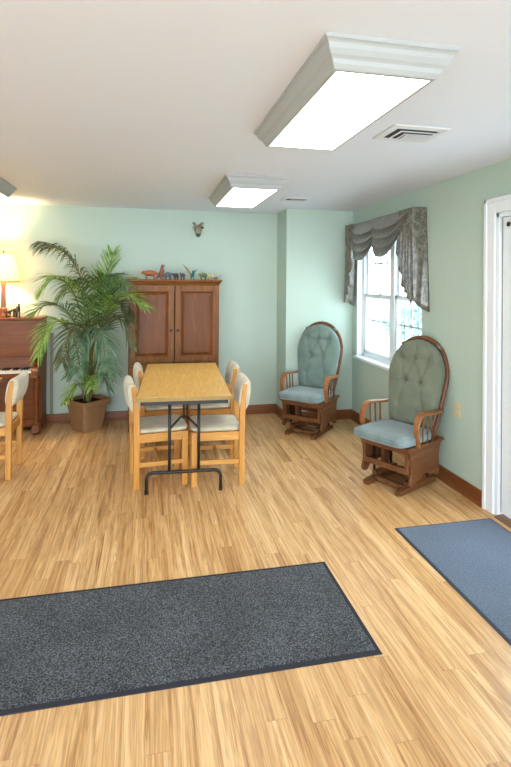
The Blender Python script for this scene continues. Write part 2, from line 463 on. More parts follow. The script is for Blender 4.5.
def ceiling_vent(x0, x1, y0, y1, label, cuts=((.030, .040), (.078, .090), (.122, .130)), blank=.142):
    cx, cy = (x0+x1)/2, (y0+y1)/2; hx, hy = (x1-x0)/2, (y1-y0)/2
    t = empty('ceiling_vent', label, 'ceiling vent', (cx, cy, H), 0, 'ceiling air vents')
    rr = [[(sx*(hx-i), sy*(hy-i), z) for sx, sy in ((-1, -1), (1, -1), (1, 1), (-1, 1))] for i, z in ((0, -.001), (.004, -.007), (.03, -.010), (.036, -.006), (.036, -.001))]
    MB().rings(rr, False, False).build('frame', M['ventm'], t)
    MB().box(-hx+.03, hx-.03, -hy+.03, hy-.03, -.003, -.001).build('duct', M['ventd'], t)
    # L-shaped slats that turn the corner, dark slots between them
    def ell(o0, o1):
        a, c_ = -hx+o0, -hy+o0; a1, c1 = -hx+o1, -hy+o1; e, g = hx-.036, hy-.036
        z0, z1 = -.011, -.008
        MB().prism([(a, c_), (e, c_), (e, c1), (a1, c1), (a1, g), (a, g)], 'z', z0, z1).build('louvre', M['ventm'], t)
    for o0, o1 in cuts: ell(o0, o1)
    MB().box(-hx+blank, hx-.03, -hy+blank, hy-.03, -.011, -.008).build('blank_plate', M['ventm'], t)
    return t
ceiling_vent(1.24, 1.57, 2.375, 2.645, 'nearer square white ceiling vent beside the largest light')
ceiling_vent(1.29, 1.57, 4.67, 4.87, 'small far ceiling vent before the alcove corner, beside the far light', ((.030, .033), (.088, .094)), .128)

# ------------------------------------------------------------------ floor mats
def floor_mat(name, x0, x1, y0, y1, rim, mp, me, label, cat='mat'):
    t = empty(name, label, cat, ((x0+x1)/2, (y0+y1)/2, 0))
    hx, hy = (x1-x0)/2, (y1-y0)/2
    rr = [[(sx*(hx-i), sy*(hy-i), z) for sx, sy in ((-1, -1), (1, -1), (1, 1), (-1, 1))] for i, z in ((0, .0005), (.002, .004), (rim, .006), (rim, .0025))]
    MB().rings(rr, True, True).build('rubber_border', me, t)
    MB().box(-hx+rim, hx-rim, -hy+rim, hy-rim, .003, .0085).build('pile', mp, t, bevel=.002)
    return t
floor_mat('floor_mat', -1.75, .985, 1.96, 2.673, .022, M['mat'], M['matedge'], 'long speckled charcoal carpet mat across the wood floor in front')
floor_mat('door_mat', 1.555, 2.255, 1.15, 2.945, .016, M['dmat'], M['dmatedge'], 'blue-grey carpet mat on the floor at the white door')

# ------------------------------------------------------------------ folding tables
def folding_table(loc, rz, label, inset=.150):
    t = empty('folding_table', label, 'table', loc, rz, 'oak-topped folding tables')
    hx, hy = .345, .752
    MB().box(-hx+.006, hx-.006, -hy+.006, hy-.006, .722, .745).build('tabletop', M['tabletop'], t, bevel=.003)
    e = MB()
    e.box(-hx, hx, -hy, -hy+.008, .716, .7435); e.box(-hx, hx, hy-.008, hy, .716, .7435)
    e.box(-hx, -hx+.008, -hy, hy, .716, .7435); e.box(hx-.008, hx, -hy, hy, .716, .7435)
    e.build('edge_band', M['edge'], t, bevel=.002)
    a = MB()
    a.box(-hx+.03, hx-.03, -hy+.03, -hy+.045, .685, .722); a.box(-hx+.03, hx-.03, hy-.045, hy-.03, .685, .722)
    a.box(-hx+.03, -hx+.045, -hy+.03, hy-.03, .685, .722); a.box(hx-.045, hx-.03, -hy+.03, hy-.03, .685, .722)
    a.build('apron', M['dark'], t)
    for s in (-1, 1):
        y = s*(hy-inset)
        lg = MB()
        pts = [(-.275, y, .0)]
        for k in range(7):
            an = PI - k/6*PI/2
            pts.append((-.275+.05+.05*math.cos(an), y, .105+.05*math.sin(an)))
        pts += [(-p[0], p[1], p[2]) for p in reversed(pts)]
        pts2 = []
        for p in pts: pts2.append(p)
        lg.tube(pts2, .0125, 10)
        for x in (-.108, .108): lg.tube([(x, y, .15), (x, y, .72)], .0115, 10)
        lo = lg.build('leg', M['dark'], t, smooth=True)
        for x in (-.275, .275): MB().tube([(x, y, 0), (x, y, .03)], .015, 10).build('foot_tip', M['dark'], lo)
        br = MB()
        yc = y - s*.13
        br.tube([(-.108, y, .475), (-.03, yc, .525), (0, yc-s*.01, .535)], .008, 8).tube([(.108, y, .475), (.03, yc, .525), (0, yc-s*.01, .535)], .008, 8)
        br.tube([(0, yc, .53), (0, y-s*.42, .71)], .008, 8)
        br.ball((0, yc, .533), .018, 8)
        br.build('brace', M['dark'], t, smooth=True)
    return t
folding_table((.303, 4.370, 0), math.radians(-2.9), 'oak-topped folding table with black T-legs standing before the wardrobe')
folding_table((-1.955, 4.28, 0), PI/2, 'mostly hidden oak-topped table at the left edge, behind the chair by the piano', .37)

# ------------------------------------------------------------------ dining chairs (local: faces -Y)
def dining_chair(label):
    t = empty('dining_chair', label, 'chair', (0, 0, 0), 0, 'oak dining chairs')
    W, D = .39, .41
    p = .042
    for s in (-1, 1):
        x = s*(W/2-p/2)
        MB().box(x-p/2, x+p/2, -D/2, -D/2+.045, 0, .418).build('leg', M['oak'], t, bevel=.005)
        # rear leg runs up into the back post
        mb = MB()
        mb.bar([(x, D/2-.021, 0), (x, D/2-.021, .40), (x, D/2-.019, .55), (x, D/2-.010, .68), (x, D/2+.004, .782)], p, [.042, .046, .046, .042, .034], (1, 0, 0))
        mb.build('leg', M['oak'], t, bevel=.006)
        MB().box(x-.011, x+.011, -D/2+.04, D/2-.04, .350, .416).build('seat_rail', M['oakx'], t, bevel=.003)
        MB().box(x-.010, x+.010, -D/2+.04, D/2-.04, .165, .200).build('stretcher', M['oakx'], t, bevel=.003)
    MB().box(-W/2+p, W/2-p, -D/2+.008, -D/2+.03, .350, .416).build('seat_rail', M['oakx'], t, bevel=.003)
    MB().box(-W/2+p, W/2-p, D/2-.034, D/2-.012, .350, .416).build('seat_rail', M['oakx'], t, bevel=.003)
    MB().box(-W/2+p, W/2-p, -.012, .012, .172, .196).build('stretcher', M['oakx'], t, bevel=.003)
    MB().pillow((0, -.018, .437), W-.012, D-.02, .052, .22).build('seat_cushion', M['seatfab'], t, smooth=True)
    # back pad wrapped round the posts
    def pad(i, j):
        a = 2*PI*j
        def q(w_, k): return math.copysign(abs(w_)**k, w_)
        z = .690 + .112*q(math.sin(a), .75); th = .043*q(math.cos(a), .8)
        x = (i-.5)*(W-.012)
        sl = (z-.56)*.14
        return (x, D/2-.018 + sl + th + .012*(1-(2*i-1)**2), z)
    mb = MB()
    n = 24
    mb.rings([[pad(i/14, j/n) for j in range(n)] for i in range(15)])
    mb.build('back_cushion', M['seatfab'], t, bevel=.006, smooth=True)
    return t
ch0 = dining_chair('nearest dining chair on the right side of the oak table, seat facing left')
spots = [((.548, 4.015, 0), -93, None),
         ((.085, 4.075, 0), 97, 'nearest dining chair on the left side of the oak table, turned slightly away'),
         ((.585, 4.70, 0), -92, 'far dining chair on the right side of the oak table, nearer the wardrobe'),
         ((.135, 4.73, 0), 93, 'far dining chair on the left side of the oak table, by the palm'),
         ((-1.252, 4.44, 0), -90, 'dining chair at the left edge with its back to the room, before the piano')]
for i, (l_, a_, lab) in enumerate(spots):
    o = ch0 if i == 0 else copy_tree(ch0)
    o.location = l_; o.rotation_euler = (0, 0, math.radians(a_))
    if lab: o['label'] = lab

# ------------------------------------------------------------------ glider rockers (local: faces -Y)
def hoop_w(z):       # half width of the back at height z
    if z < .86: return .195 + (.257-.195)*max(0, min(1, (z-.44)/.42))**.8
    k = (z-.86)/.29
    return .257*math.sqrt(max(0, 1-k*k))
def lean(z): return .13 + (z-.44)*.20
def glider(label, loc, rz, sc, backfab, seatfab):
    t = empty('glider_rocker', label, 'rocking chair', loc, rz, 'cushioned glider rockers', sc)
    # floor base: two runners, cross bars, short posts
    for s in (-1, 1):
        x = s*.150
        mb = MB(); mb.bar([(x, -.265, .018), (x, -.22, .022), (x, 0, .030), (x, .2, .022), (x, .25, .018)], .05, [.03, .04, .05, .04, .03], (1, 0, 0))
        mb.build('runner', M['glidew'], t, bevel=.005)
        MB().box(x-.02, x+.02, -.15, .15, .05, .085).box(x-.016, x+.016, -.04, .04, .08, .30).build('base_post', M['glidewz'], t, bevel=.004)
        for y in (-.13, .105): MB().box(x+s*.018, x+s*.026, y, y+.025, .06, .33).build('glide_link', M['dark'], t)
    MB().box(-.150, .150, -.17, -.13, .02, .055).build('cross_bar', M['glidew'], t, bevel=.004)
    MB().box(-.150, .150, .13, .17, .02, .055).build('cross_bar', M['glidew'], t, bevel=.004)
    # scalloped side panels carried by the seat frame
    poly = [(-.235, .375), (-.238, .352), (-.222, .335), (-.205, .29), (-.195, .23), (-.198, .17), (-.212, .13), (-.218, .105), (-.205, .082), (-.180, .075), (-.150, .080), (-.132, .100),
            (-.112, .118), (-.095, .108), (-.075, .120), (-.040, .134), (.0, .138), (.04, .134), (.075, .12), (.095, .108), (.112, .118), (.132, .10), (.15, .085), (.180, .085), (.198, .105), (.2, .13), (.192, .18), (.19, .24), (.2, .30), (.218, .335), (.235, .352), (.235, .375)]
    for s in (-1, 1):
        x = s*.222
        MB().prism(poly, 'x', x-.011, x+.011).build('side_panel', M['glidew'], t, bevel=.004)
    sf = MB(); sf.box(-.250, .250, -.250, .245, .355, .380)
    sf.build('seat_frame', M['glidew'], t, bevel=.007)
    for y in (-.212, .19):
        MB().box(-.212, .212, y-.011, y+.011, .318, .357).build('rail', M['glidew'], t, bevel=.003)
        MB().box(-.212, .212, y-.011, y+.011, .165, .21).build('rail', M['glidew'], t, bevel=.003)
        for s in (-1, 1): MB().box(s*.198-.012, s*.198+.012, y-.010, y+.010, .2, .33).build('rail_stile', M['glidewz'], t, bevel=.003)
    # seat cushion
    sc_ = MB(); 
    def p(w_, k): return math.copysign(abs(w_)**k, w_)
    rr = []
    for i in range(15):
        a = -PI/2 + PI*i/14; ca, sa = max(.01, p(math.cos(a), .4)), p(math.sin(a), .75)
        ring = []
        for j in range(48):
            b = 2*PI*j/48
            X_ = .246*ca*p(math.cos(b), .3); Y_ = -.112+.238*ca*p(math.sin(b), .3)
            Z_ = .425+.047*sa
            if sa > 0: Z_ -= .008*math.exp(-((abs(X_)-.0)**2+(Y_+.10)**2)/.01) + .004*math.sin(X_*26)*math.cos(Y_*21)
            if abs(X_) > .14: pass
            ring.append((X_, Y_, Z_))
        rr.append(ring)
    seat = sc_.rings(rr).build('seat_cushion', seatfab, t, smooth=True)
    pp = MB()
    for zz in (.402, .445):
        pts = [(.240*p(math.cos(2*PI*j/48), .3), -.112+.233*p(math.sin(2*PI*j/48), .3), zz) for j in range(49)]
        pp.tube(pts, .006, 6)
    pp.build('piping', seatfab, seat, smooth=True)
    # hoop frame
    pts = []
    zs = [.37, .44, .52, .60, .68, .76, .84]
    for z in zs: pts.append((-hoop_w(z)-.002, lean(z)+.050, z))
    for k in range(1, 16):
        an = PI - PI*k/16
        z = .86+.303*math.sin(an); pts.append(((.259)*math.cos(an), lean(z)+.050, z))
    for z in reversed(zs): pts.append((hoop_w(z)+.002, lean(z)+.050, z))
    MB().tube(pts, .0165, 10, (1.0, 1.25)).build('back_hoop', M['glidewz'], t, smooth=True)
    for k in range(-2, 3):
        x = k*.085; zt = .86+.29*math.sqrt(1-(x*1.15/.28)**2)
        MB().tube([(x*.8, lean(.375)+.045, .375), (x*1.15, lean(zt)+.045, zt)], .008, 8).build('back_spindle', M['armw'], t, smooth=True)
    # tufted back cushion
    tufts = [(-.13, .99), (0, .99), (.13, .99), (-.075, .80), (.075, .80), (-.11, .62), (.11, .62)]
    creases = [((-.13, .99), (-.13, 1.09)), ((0, .99), (0, 1.10)), ((.13, .99), (.13, 1.09)), ((-.13, .99), (0, .99)), ((0, .99), (.13, .99)), ((-.075, .80), (-.13, .99)), ((.075, .80), (.13, .99)), ((-.075, .80), (0, .99)), ((.075, .8), (0, .99)),
               ((-.075, .80), (.075, .80)), ((-.11, .62), (-.075, .80)), ((.11, .62), (.075, .80)), ((-.11, .62), (-.1, .50)), ((.11, .62), (.1, .5))]
    def dseg(x, z, a, b):
        ax, az = a; bx, bz = b; dx, dz = bx-ax, bz-az
        k = max(0, min(1, ((x-ax)*dx+(z-az)*dz)/(dx*dx+dz*dz)))
        return math.hypot(x-ax-k*dx, z-az-k*dz)
    def front(u, v):
        z = .445 + v*.715; z = min(z, 1.1495)
        s = 2*u-1
        wz = hoop_w(z)*.985; x = wz*s*1.035
        edge = max(0, 1-abs(s)**5)**.5
        vert = max(0, 1-((v-.5)/.5)**8)**.5
        th = .066*edge*vert + .022
        for a in tufts: th -= .020*edge*math.exp(-((x-a[0])**2+(z-a[1])**2)/.0011)
        for a, b in creases: th -= .009*edge*math.exp(-(dseg(x, z, a, b)/.014)**2)
        th += .004*math.sin(x*37+z*11)*math.sin(z*31)*edge
        return (x, lean(z)+.03-max(th, .005), z)
    def back(u, v):
        z = min(.445 + v*.715, 1.1495); s = 2*u-1
        return (hoop_w(z)*1.02*s, lean(z)+.035, z)
    mb = MB(); mb.grid(front, 44, 60); mb.grid(back, 44, 60)
    bmesh.ops.remove_doubles(mb.b, verts=mb.b.verts, dist=.0004)
    # close the rim between front and back sheets
    bmesh.ops.holes_fill(mb.b, edges=[e for e in mb.b.edges if e.is_boundary], sides=0)
    be = [e for e in mb.b.edges if e.is_boundary]
    if be: bmesh.ops.bridge_loops(mb.b, edges=be)
    bk = mb.build('back_cushion', backfab, t, smooth=True)
    for a in tufts:
        y = front(.5, .5)
        z = a[1]; MB().ball((a[0], lean(z)-.013, z), .008, 8).build('button', backfab, bk, smooth=True)
    # arms
    for s in (-1, 1):
        x = s*.256
        path = [(s*.246, lean(.62)+.04, .600), (s*.255, .08, .606), (x, -.01, .616), (x, -.09, .622), (x, -.138, .606), (x, -.168, .562), (x, -.176, .52), (x, -.168, .465), (x-s*.004, -.152, .41), (x-s*.006, -.142, .37)]
        mb = MB(); mb.bar(path, [.036, .05, .056, .056, .052, .05, .046, .042, .040, .038], .022, (1, 0, 0))
        mb.build('armrest', M['armw'], t, bevel=.007)
        for y in (-.075, -.005, .065):
            MB().tube([(s*.242, y*.95, .375), (x-s*.004, y, .612)], .0075, 8).build('arm_spindle', M['glidewz'], t, smooth=True)
    # cushion ties at the hoop
    for s in (-1, 1):
        x = s*.17; z = .86+.305*math.sqrt(1-(.17/.278)**2)
        MB().ball((x, lean(z)+.03, z), .022, 8, (1, .9, .8)).build('cushion_tie', backfab, t, smooth=True)
    return t
glider('glider rocker in the corner alcove with blue-green tufted cushions', (1.685, 5.05, 0), math.radians(-43), .965, M['glidefab'], M['glideseat'])
glider('glider rocker under the window with olive tufted back and pale seat', (1.965, 3.630, 0), math.radians(-62), .965, M['glidefab2'], M['glideseat'])

# ------------------------------------------------------------------ wardrobe
def wardrobe():
    x0, x1, yf, yb, zt = -.197, .752, 5.36, 5.83, 1.595
    cx = (x0+x1)/2
    t = empty('wardrobe', 'dark cherry wardrobe with two raised-panel doors and toys on top', 'wardrobe', (cx, yf, 0))
    hw = (x1-x0)/2; D = yb-yf
    b = MB(); b.box(-hw, -hw+.022, .02, D, .0, zt-.05); b.box(hw-.022, hw, .02, D, 0, zt-.05); b.box(-hw, hw, D-.012, D, .03, zt-.05); b.box(-hw, hw, .02, D, .08, .11); b.box(-hw, hw, .02, D, .70, .72)
    b.box(-hw, hw, .02, D, zt-.07, zt-.045)
    b.build('carcass', M['cherry'], t)
    f = MB(); f.box(-hw, -hw+.035, 0, .022, 0, zt-.05); f.box(hw-.035, hw, 0, .022, 0, zt-.05); f.box(-hw+.035, hw-.035, 0, .022, zt-.075, zt-.05); f.box(-hw+.035, hw-.035, 0, .022, .685, .735); f.box(-hw+.035, hw-.035, 0, .022, .0, .10)
    f.build('face_frame', M['cherry'], t, bevel=.002)
    # crown
    rr = []
    for o, z in ((0, zt-.06), (.006, zt-.052), (.012, zt-.035), (.026, zt-.022), (.030, zt-.018), (.030, zt-.004), (.026, zt)):
        rr.append([(-hw-o, -o, z), (hw+o, -o, z), (hw+o, D, z), (-hw-o, D, z)])
    MB().rings(rr).build('crown_moulding', M['cherryx'], t)
    def door_(xa, xb, za, zb, knob, hinge):
        w_ = MB(); st = .062; y0, y1 = -.022, -.001
        w_.box(xa, xa+st, y0, y1, za, zb); w_.box(xb-st, xb, y0, y1, za, zb); w_.box(xa+st, xb-st, y0, y1, zb-st, zb); w_.box(xa+st, xb-st, y0, y1, za, za+st)
        d = w_.build('door', M['cherry'], t, bevel=.003)
        rr = []
        ia, ib, ja, jb = xa+st, xb-st, za+st, zb-st
        for o, y in ((0, -.004), (0, -.016), (.006, -.010), (.012, -.008), (.034, -.019), (.036, -.020)):
            rr.append([(ia+o, y, ja+o), (ib-o, y, ja+o), (ib-o, y, jb-o), (ia+o, y, jb-o)])
        MB().rings(rr, False, True).build('raised_panel', M['cherry_panel'], d)
        if knob is not None:
            kx, kz = knob
            k = MB().lathe([(.004, 0), (.007, .004), (.005, .010), (.012, .018), (.014, .024), (.010, .030), (.001, .031)], n=14).build('knob', M['dark'], d, smooth=True)
            k.location = (kx, y0, kz); k.rotation_euler = (PI/2, 0, 0)
        for hz in hinge:
            hx = xa-.004 if xa < -.2 else xb+.004
            MB().tube([(hx, -.016, hz-.02), (hx, -.016, hz+.02)], .006, 8).build('hinge', M['brass'], d, smooth=True)
    door_(-hw+.012, -.004, .72, zt-.068, (-.034, 1.06), (.83, 1.43))
    door_(.004, hw-.012, .72, zt-.068, (.034, 1.06), (.83, 1.43))
    door_(-hw+.012, -.004, .09, .70, (-.034, .55), (.18, .60))
    door_(.004, hw-.012, .09, .70, (.034, .55), (.18, .60))
    return t
wardrobe()

# ------------------------------------------------------------------ toy animals on the wardrobe
ZT = 1.5955
def animal(name, label, x, y, length, height, mat, rz=0, neck=0.0, bulk=1.0, tail=True, head=.0, group='toy animals on the wardrobe', z=ZT, trunk=False):
    t = MB(); L, Hh = length, height
    Hh *= 1.15; L *= 1.08; bz = Hh*.62; br = Hh*.26*bulk
    pts = []; rad = []
    if tail: pts += [(-L*.5, 0, bz*.85), (-L*.40, 0, bz*.98)]; rad += [br*.12, br*.3]
    pts += [(-L*.30, 0, bz), (-L*.12, 0, bz*1.04), (L*.10, 0, bz*1.05), (L*.22, 0, bz*1.08)]
    rad += [br*.85, br, br, br*.8]
    hz = bz*1.15 + neck*Hh
    pts += [(L*.31, 0, (bz*1.08+hz)/2), (L*.37, 0, hz), (L*.44, 0, hz*.99), (L*.5, 0, hz*.95)]
    rad += [br*.5, br*.55+head, br*.42+head, br*.18+head*.5]
    if trunk: pts += [(L*.53, 0, hz*.7), (L*.54, 0, hz*.4)]; rad += [br*.16, br*.1]
    t.tube(pts, rad, 10)
    for sx in (-.26, .2):
        for sy in (-1, 1):
            t.tube([(L*sx, sy*br*.5, bz*.95), (L*sx+L*.015, sy*br*.6, bz*.45), (L*sx, sy*br*.6, 0)], [br*.42, br*.27, br*.24], 8)
    for sy in (-1, 1):
        if trunk: t.ball((L*.34, sy*br*.62, hz), br*.4, 8, (.35, .6, 1))
        else: t.tube([(L*.36, sy*br*.3, hz+br*.35), (L*.355, sy*br*.42, hz+br*.75)], [br*.18, br*.05], 6)
    o = t.build(name, mat, None, 0, True); o.location = (x, y, z); o.rotation_euler = (0, 0, math.radians(rz))
    return tag(o, label, 'figurine', group)
YT = 5.46
# long lizard
lz = MB(); lz.tube([(-.075, 0, .012), (-.04, .008, .018), (-.01, 0, .024), (.03, -.004, .026), (.055, 0, .024), (.078, .004, .018)], [.003, .008, .014, .014, .011, .005], 10)
for sx in (-.012, .035):
    for sy in (-1, 1): lz.tube([(sx, sy*.008, .018), (sx+.006, sy*.024, .014), (sx+.01, sy*.026, 0)], [.006, .005, .004], 6)
o = lz.build('toy_lizard', M['toy_lime'], None, 0, True); o.location = (-.13, YT, ZT); o.rotation_euler = (0, 0, math.radians(170)); tag(o, 'pale green toy lizard lying at the left end of the wardrobe top', 'figurine', 'toy animals on the wardrobe')
animal('toy_tiger', 'orange toy animal with dark head turned left on the wardrobe', .02, YT, .17, .088, M['toy_orange'], 178, -.02, 1.15)
# upright dinosaur
u = MB(); u.tube([(-.06, 0, .006), (-.03, 0, .03), (-.005, 0, .05), (.004, 0, .08), (.006, 0, .112), (.012, 0, .132), (.032, 0, .130)], [.004, .012, .024, .022, .014, .017, .008], 10)
for sy in (-1, 1):
    u.tube([(-.004, sy*.016, .05), (.010, sy*.02, .026), (-.002, sy*.02, .008), (.016, sy*.02, .004)], [.014, .009, .006, .007], 8)
    u.tube([(.014, sy*.014, .088), (.03, sy*.018, .078)], [.006, .003], 6)
o = u.build('toy_dinosaur', M['toy_red'], None, 0, True); o.location = (.140, YT-.045, ZT); o.rotation_euler = (0, 0, math.radians(-30)); o.scale = (1.1, 1.1, 1.1); tag(o, 'reddish-brown upright toy dinosaur beside the orange toy on the wardrobe', 'figurine', 'toy animals on the wardrobe')
animal('toy_elephant', 'blue-grey toy elephant on the wardrobe, left of the dark bear', .212, YT, .095, .07, M['toy_grey'], 15, 0, 1.3, True, .002, trunk=True)
animal('toy_bear', 'black-grey toy animal in the middle of the wardrobe top', .296, YT, .062, .062, M['toy_dark'], 200, .02, 1.2, False, .003)
animal('toy_horse', 'mauve-brown toy animal left of the teal winged toy', .366, YT, .06, .066, M['toy_purple'], 160, .12, 1.0, True, .002)
# winged toy
wg = MB(); wg.tube([(-.05, 0, .02), (-.02, 0, .032), (.01, 0, .052), (.02, 0, .075), (.03, 0, .09), (.055, 0, .086)], [.003, .012, .02, .012, .012, .003], 10)
for sy in (-1, 1): wg.tube([(0, sy*.01, .035), (.004, sy*.014, .016), (.004, sy*.014, 0)], [.009, .005, .006], 8)
o = wg.build('toy_pterosaur', M['toy_teal'], None, 0, True); o.location = (.470, YT-.01, ZT); o.rotation_euler = (0, 0, math.radians(-70))
tag(o, 'teal winged toy with one raised tan wing on the wardrobe', 'figurine', 'toy animals on the wardrobe')
for sy, mt, tip in ((-1, 'toy_tan', (-.02, -.105, .165)), (1, 'toy_teal', (-.01, .062, .118))):
    w_ = MB(); tx, ty, tz = tip
    a = Vector((.012, sy*.012, .06)); b = Vector((-.026, sy*.010, .05)); cpt = Vector(tip); m1 = a.lerp(cpt, .55)+Vector((.012, 0, .006)); m2 = b.lerp(cpt, .55)
    nrm = Vector((0, .3, -sy*.0)) 
    th = Vector((0, .004, .0))
    w_.rings([[b-th, a-th, a+th, b+th], [m2-th, m1-th, m1+th, m2+th], [cpt-th*.4+Vector((-.006, 0, 0)), cpt-th*.4, cpt+th*.4, cpt+th*.4+Vector((-.006, 0, 0))]])
    w_.build('wing', M[mt], o)
animal('toy_stegosaur', 'green and black patched toy animal right of the teal winged toy', .590, YT, .10, .066, M['toy_green'], 190, 0, 1.15)
animal('toy_hippo', 'cream spotted toy animal near the right end of the wardrobe', .672, YT, .09, .055, M['toy_cream'], 10, -.05, 1.25, True, .002)
# small blue-grey toy shark
sh = MB(); sh.tube([(-.04, 0, .035), (-.025, 0, .024), (0, 0, .02), (.02, 0, .018), (.035, 0, .012)], [.003, .006, .013, .012, .003], 10)
sh.tube([(-.038, 0, .034), (-.05, 0, .052)], [.005, .002], 6); sh.tube([(0, 0, .03), (-.006, 0, .044)], [.006, .001], 6)
sh.tube([(.004, .006, .016), (-.004, .026, .003)], [.005, .003], 6); sh.tube([(.004, -.006, .016), (-.004, -.026, .003)], [.005, .003], 6)
o = sh.build('toy_fish', M['toy_grey'], None, 0, True); o.location = (.735, YT, ZT-.001); o.rotation_euler = (0, 0, math.radians(185)); tag(o, 'tiny blue-grey toy with raised tail at the right end of the wardrobe', 'figurine', 'toy animals on the wardrobe')

# ------------------------------------------------------------------ horned wall ornament
t = empty('wall_ornament', 'small dark horned ornament hung high on the wall above the wardrobe', 'wall ornament', (.565, YB, 2.09))
mb = MB(); mb.tube([(0, -.012, .10), (0, -.035, .09), (0, -.055, .06), (0, -.06, .035)], [.036, .04, .032, .022], 12); mb.tube([(0, -.003, .10), (0, -.012, .10)], [.048, .046], 14)
hd = mb.build('head', M['tan_orn'], t, smooth=True)
MB().tube([(0, -.052, .055), (0, -.056, .02), (0, -.05, .002)], [.026, .026, .012], 12).build('muzzle', M['green_orn'], t, smooth=True)
for s in (-1, 1):
    MB().tube([(s*.022, -.03, .12), (s*.034, -.034, .14), (s*.05, -.036, .158), (s*.066, -.03, .166)], [.014, .022, .018, .008], 8).build('horn', M['tan_orn'], t, smooth=True)
    MB().tube([(s*.03, -.03, .11), (s*.056, -.036, .112), (s*.068, -.034, .105)], [.006, .012, .003], 8).build('ear', M['carved'] if s > 0 else M['tan_orn'], t, smooth=True)

# ------------------------------------------------------------------ upright piano
def piano():
    xr, xl = -1.08, -2.55; cx = (xr+xl)/2; hw = (xr-xl)/2
    yb = 5.835; yf = 5.585; zt = 1.165
    t = empty('upright_piano', 'mahogany upright piano with ivory keys against the back wall', 'piano', (cx, yf, 0))
    D = yb-yf
    for s in (-1, 1):
        MB().box(s*hw-.02 if s > 0 else -hw-.0, s*hw if s > 0 else -hw+.02, 0, D, .02, zt).build('side_panel', M['pianow'], t, bevel=.003)
    MB().box(-hw+.02, hw-.02, D-.02, D, .05, zt).build('back_panel', M['pianow'], t)
    MB().box(-hw-.015, hw+.015, -.035, D, zt, zt+.024).build('lid', M['pianow'], t, bevel=.006)
    f = MB(); f.box(-hw+.02, hw-.02, 0, .02, .79, zt)
    fp = f.build('music_panel', M['pianow'], t)
    MB().box(-hw+.02, hw-.02, -.012, 0, zt-.045, zt-.004).box(-hw+.02, hw-.02, -.014, 0, .775, .80).build('moulding', M['pianow'], fp, bevel=.003)
    MB().prism([(-.022, .668), (-.004, .775), (.012, .775), (.012, .66)], 'x', -hw+.07, hw-.07).build('fallboard', M['pianow'], t)
    kb = MB().box(-hw, hw, -.20, .02, .588, .628).build('keybed', M['pianow'], t, bevel=.005)
    MB().box(-hw+.065, hw-.065, -.198, -.186, .628, .640).build('key_slip', M['pianow'], t, bevel=.003)
    for s in (-1, 1):
        xa, xb = (hw-.065, hw) if s > 0 else (-hw, -hw+.065)
        MB().prism([(-.195, .628), (-.195, .66), (-.16, .685), (-.07, .70), (.0, .74), (0, .628)], 'x', xa, xb).build('cheek_block', M['pianow'], t, bevel=.004)
    # keys
    n = 52; kw = (2*hw-.132)/n
    wk = MB().box(-kw/2+.0006, kw/2-.0006, -.184, .0, .634, .662).build('white_key', M['ivory'], kb, bevel=.001)
    for i in range(n):
        k = wk if i == 0 else wk.copy()
        if i: COL.objects.link(k)
        k.location = (-hw+.066+kw*(i+.5), 0, 0)
    bk = MB().hexa([(-.0055, -.125, .660), (.0055, -.125, .660), (.0055, .0, .660), (-.0055, .0, .660)], [(-.004, -.118, .676), (.004, -.118, .676), (.004, 0, .676), (-.004, 0, .676)]).build('black_key', M['ebony'], kb)
    first = True
    for i in range(n-1):
        if (i % 7) in (0, 2, 3, 5, 6):    # A#, C#, D#, F#, G# after keys A C D F G
            k = bk if first else bk.copy()
            if not first: COL.objects.link(k)
            first = False
            k.location = (-hw+.066+kw*(i+1), 0, 0)
    # lower case
    MB().box(-hw+.02, hw-.02, .03, .05, .12, .59).build('lower_panel', M['pianow'], t)
    MB().box(-hw, hw, .0, .05, .05, .125).build('bottom_rail', M['pianow'], t, bevel=.004)
    for s in (-1, 1):
        x = s*(hw-.03)
        lg = MB(); lg.lathe([(.024, .10), (.026, .12), (.020, .135), (.017, .16), (.021, .30), (.024, .42), (.022, .50), (.028, .53), (.026, .545), (.032, .56), (.032, .589)], (x, -.115, 0), 14)
        lo = lg.build('leg', M['pianow'], t, smooth=True)
        MB().hexa([(x-.044, -.165, .022), (x+.044, -.165, .022), (x+.044, .02, .022), (x-.044, .02, .022)], [(x-.034, -.150, .11), (x+.034, -.150, .11), (x+.03, .02, .115), (x-.03, .02, .115)]).build('toe_block', M['pianow'], lo, bevel=.012)
        MB().tube([(x-.012, -.09, .014), (x+.012, -.09, .014)], .014, 12).build('caster', M['dark'], lo)
    return t
piano()
PZ = 1.1895
# lamp on the piano
LX, LY = -1.475, 5.66
lamp = empty('table_lamp', 'glowing table lamp with cream shade and wooden post on the piano', 'lamp', (LX, LY, PZ))
MB().lathe([(.001, 0), (.055, 0), (.058, .008), (.052, .022), (.040, .034), (.036, .05), (.040, .085), (.026, .10), (.001, .10)], n=24).build('base', M['lampw'], lamp, smooth=True)
MB().hexa([(-.022, -.022, .095), (.022, -.022, .095), (.022, .022, .095), (-.022, .022, .095)], [(-.019, -.019, .375), (.019, -.019, .375), (.019, .019, .375), (-.019, .019, .375)]).build('post', M['lampw'], lamp, bevel=.004)
MB().tube([(0, 0, .37), (0, 0, .42)], .012, 12).build('socket', M['brass'], lamp, smooth=True)
MB().ball((0, 0, .465), .03, 12, (1, 1, 1.3)).build('bulb', M['bulb'], lamp, smooth=True)
sh = MB()
prof = [(.150, .372), (.146, .40), (.135, .47), (.120, .55), (.098, .63), (.080, .662)]
rr = [[(r*math.cos(2*PI*j/32), r*math.sin(2*PI*j/32), z) for j in range(32)] for r, z in prof]
sh.rings(rr, False, False); shade = sh.build('shade', M['shade'], lamp, smooth=True)
md = shade.modifiers.new('thick', 'SOLIDIFY'); md.thickness = .0015
